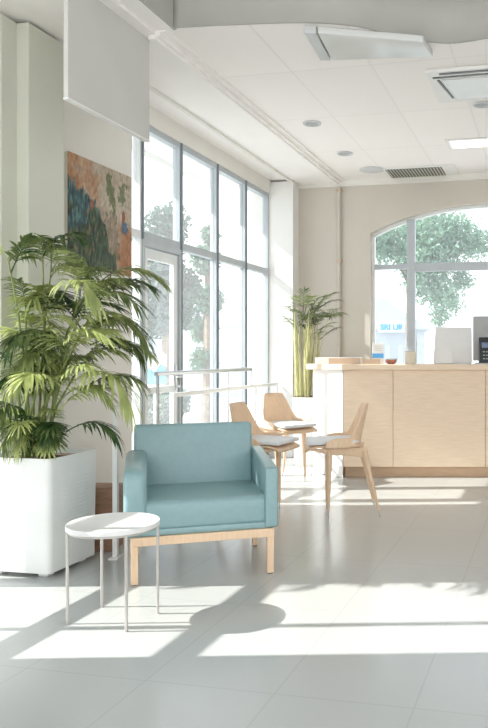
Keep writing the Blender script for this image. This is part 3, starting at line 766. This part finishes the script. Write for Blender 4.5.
m = MB(); k = Matrix.Rotation(0,4,'X'); m.prism([(-.07,.048,zz*.60),(.07,.048,zz*.60),(.07,.067,zz*.80),(-.07,.067,zz*.80)], (0,-.006,.002)); m.build('display', M['screen'], e)
m = MB()
for r_ in range(3):
    for c_ in range(4): 
        z_ = zz*(.16+.13*r_); y_ = .005+.085*z_/zz
        m.box((-.06+.032*c_,y_-.004,z_),(-.038+.032*c_,y_+.008,z_+.018))
m.build('keypad', M['gray'], e)
e = tag(empty('keyboard', on_counter(489,7.63), PSI), 'dark keyboard lying flat on the counter edge by the phone', 'keyboard')
m = MB(); m.box((-.14,0,0),(.2,.09,.012),.003); m.build('base', M['lgray'], e)
m = MB()
for r_ in range(4):
    for c_ in range(14): m.box((-.132+.0232*c_,.008+.02*r_,.012),(-.113+.0232*c_,.024+.02*r_,.018))
m.build('keys', M['black'], e)
e = tag(empty('paper_sheets', on_counter(466,7.7), PSI+.3), 'loose white sheets and a pen lying between stand and phone', 'papers')
m = MB(); m.box((-.07,0,0),(.06,.09,.004)); m.build('sheet', M['paper'], e)
m = MB(); m.box((-.05,.02,.004),(.075,.11,.007)); m.build('sheet', M['paper'], e)

# ------------------------------------------------------------------ ceiling fittings
def cl(px, py): d = FPX*(ZC-H)/(CY-py); return P(px, py, d)
for (px, py, r_, lab) in [(312,123,.085,'round recessed downlight nearest the left soffit in the tiled ceiling'),(345,153,.085,'round recessed downlight farther back, just before the ceiling grille'),(482,104,.075,'small round ceiling lamp between the air unit and the bright light panel')]:
    e = tag(empty('downlight', cl(px,py)), lab, 'ceiling light', 'recessed downlights')
    m = MB(); m.lathe([(r_,-.001),(r_,-.012),(r_*.82,-.014),(r_*.78,-.004),(r_*.7,-.001)], n=32); m.build('rim', M['lgray'], e, True)
    m = MB(); m.lathe([(r_*.68,-.002),(r_*.4,-.006),(.001,-.006)], n=24); m.build('lens', M['gray'], e, True)
e = tag(empty('ceiling_light', cl(480,142), 0), 'bright rectangular light panel set into the ceiling tiles', 'ceiling light')
m = MB(); m.box((-.34,-.16,-.012),(.9,.16,-.001),.003); m.build('frame', M['white'], e)
m = MB(); m.box((-.29,-.12,-.016),(.86,.12,-.0115)); m.build('diffuser', M['lamp'], e)
e = tag(empty('air_conditioner', cl(470,83)), 'ceiling air conditioner with black slots at the right edge', 'air conditioner')
m = MB(); m.box((-.30,-.36,-.03),(.75,.34,-.001),.006); m.build('fascia', M['white'], e)
m = MB(); m.box((-.20,-.33,-.034),(.70,-.30,-.029)); m.build('slot', M['black'], e)
m = MB(); m.box((-.26,-.26,-.034),(.70,-.235,-.029)); m.build('slot', M['black'], e)
m = MB(); m.prism([(-.20,-.2,-.03),(.7,-.2,-.03),(.7,.24,-.03),(-.14,.24,-.03)], (0,0,-.012), .003); m.build('intake_panel', M['lampdim'], e)
m = MB(); m.prism([(-.235,-.2,-.03),(-.215,-.2,-.03),(-.155,.22,-.03),(-.17,.22,-.03)], (0,0,-.006)); m.build('slot', M['black'], e)
e = tag(empty('air_grille', cl(416,171.5)), 'slatted air grille in the ceiling close to the rear wall', 'air grille')
m = MB(); m.box((-.36,-.24,-.012),(.48,.24,-.001),.003); m.build('frame', M['white'], e)
m = MB(); m.box((-.33,-.2,-.014),(.33,.2,-.0115)); m.build('cavity', M['dark'], e)
m = MB()
for k in range(18):
    x = -.32+.0365*k; m.prism([(x,-.2,-.014),(x+.014,-.2,-.024),(x+.020,-.2,-.022),(x+.006,-.2,-.013)], (0,.4,0))
m.build('slats', M['cream'], e)
e = tag(empty('ceiling_vent', cl(372,169.5)), 'short grey vent plate left of the slatted grille', 'vent')
m = MB(); m.lathe([(.15,-.001),(.15,-.008),(.13,-.014),(.001,-.014)], n=32); m.build('plate', M['lgray'], e, True)
# frosted fitting at the wavy ceiling edge
q = cl(373,38)
e = tag(empty('ceiling_light', (q.x,q.y,ZC), PSI), 'frosted pale ceiling fitting hanging at the wavy ceiling edge', 'ceiling light')
m = MB(); m.prism([(-.36,-.19,0),(.34,-.05,0),(.42,.20,0),(-.30,.26,0)], (0,0,-.05), .01, 3); m.build('diffuser', M['lampdim'], e, True)
m = MB(); m.prism([(-.45,-.20,0),(-.37,-.19,0),(-.31,.26,0),(-.38,.26,0)], (0,0,-.052), .006); m.build('end_cap', M['lgray'], e, True)
# pipe on the rear wall
px_ = P(339.5,250,9.15)
e = tag(empty('wall_pipe', (px_.x, YB, 0)), 'thin vertical pipe on the rear wall left of the arch', 'pipe')
m = MB(); m.tube([(0,-.03,.1),(0,-.03,ZS-.06)], .022, 10); m.build('tube', M['backwall'], e, True)
for z in (ZS-.12, 2.4):
    m = MB(); m.box((-.035,-.06,z),(.035,0,z+.03),.004); m.build('clamp', M['tan'], e)

# ------------------------------------------------------------------ light
SD = Vector((.585,.15,-.46)).normalized()
sl = bpy.data.lights.new('sun','SUN'); sl.energy = 7.0; sl.angle = R(.6); sl.color = (1,.95,.87)
so = bpy.data.objects.new('sun', sl); COL.objects.link(so); so.rotation_euler = SD.to_track_quat('-Z','Y').to_euler()
wd = bpy.data.worlds.new('sky'); sc.world = wd; wd.use_nodes = True; nt = wd.node_tree
bg = nt.nodes['Background']
tc = N(nt,'ShaderNodeTexCoord'); sx = N(nt,'ShaderNodeSeparateXYZ'); nt.links.new(tc.outputs['Generated'], sx.inputs[0])
c = ramp(nt, sx.outputs['Z'], [(0,(1,.99,.97)),(.6,(.80,.90,1.0))]); nt.links.new(c, bg.inputs[0]); bg.inputs[1].default_value = 1.7

# ------------------------------------------------------------------ camera
cam = bpy.data.cameras.new('camera'); co = bpy.data.objects.new('camera', cam); COL.objects.link(co)
cam.sensor_width = 36; cam.lens = FPX/728*36; cam.sensor_fit = 'AUTO'
cam.shift_x = -(CX-244)/728; cam.shift_y = (CY-364)/728
co.location = (0,0,H); co.rotation_euler = (R(90),0,PSI); cam.clip_start = .05
sc.camera = co
vs = sc.view_settings; vs.view_transform = 'Standard'; vs.look = 'None'; vs.gamma = 1; vs.exposure = 0.45; vs.use_curve_mapping = False
sc.cycles.max_bounces = 10; sc.cycles.diffuse_bounces = 6; sc.cycles.transparent_max_bounces = 24
sc.cycles.use_denoising = True
sc.cycles.caustics_reflective = False; sc.cycles.caustics_refractive = False
sc.cycles.sample_clamp_indirect = 6
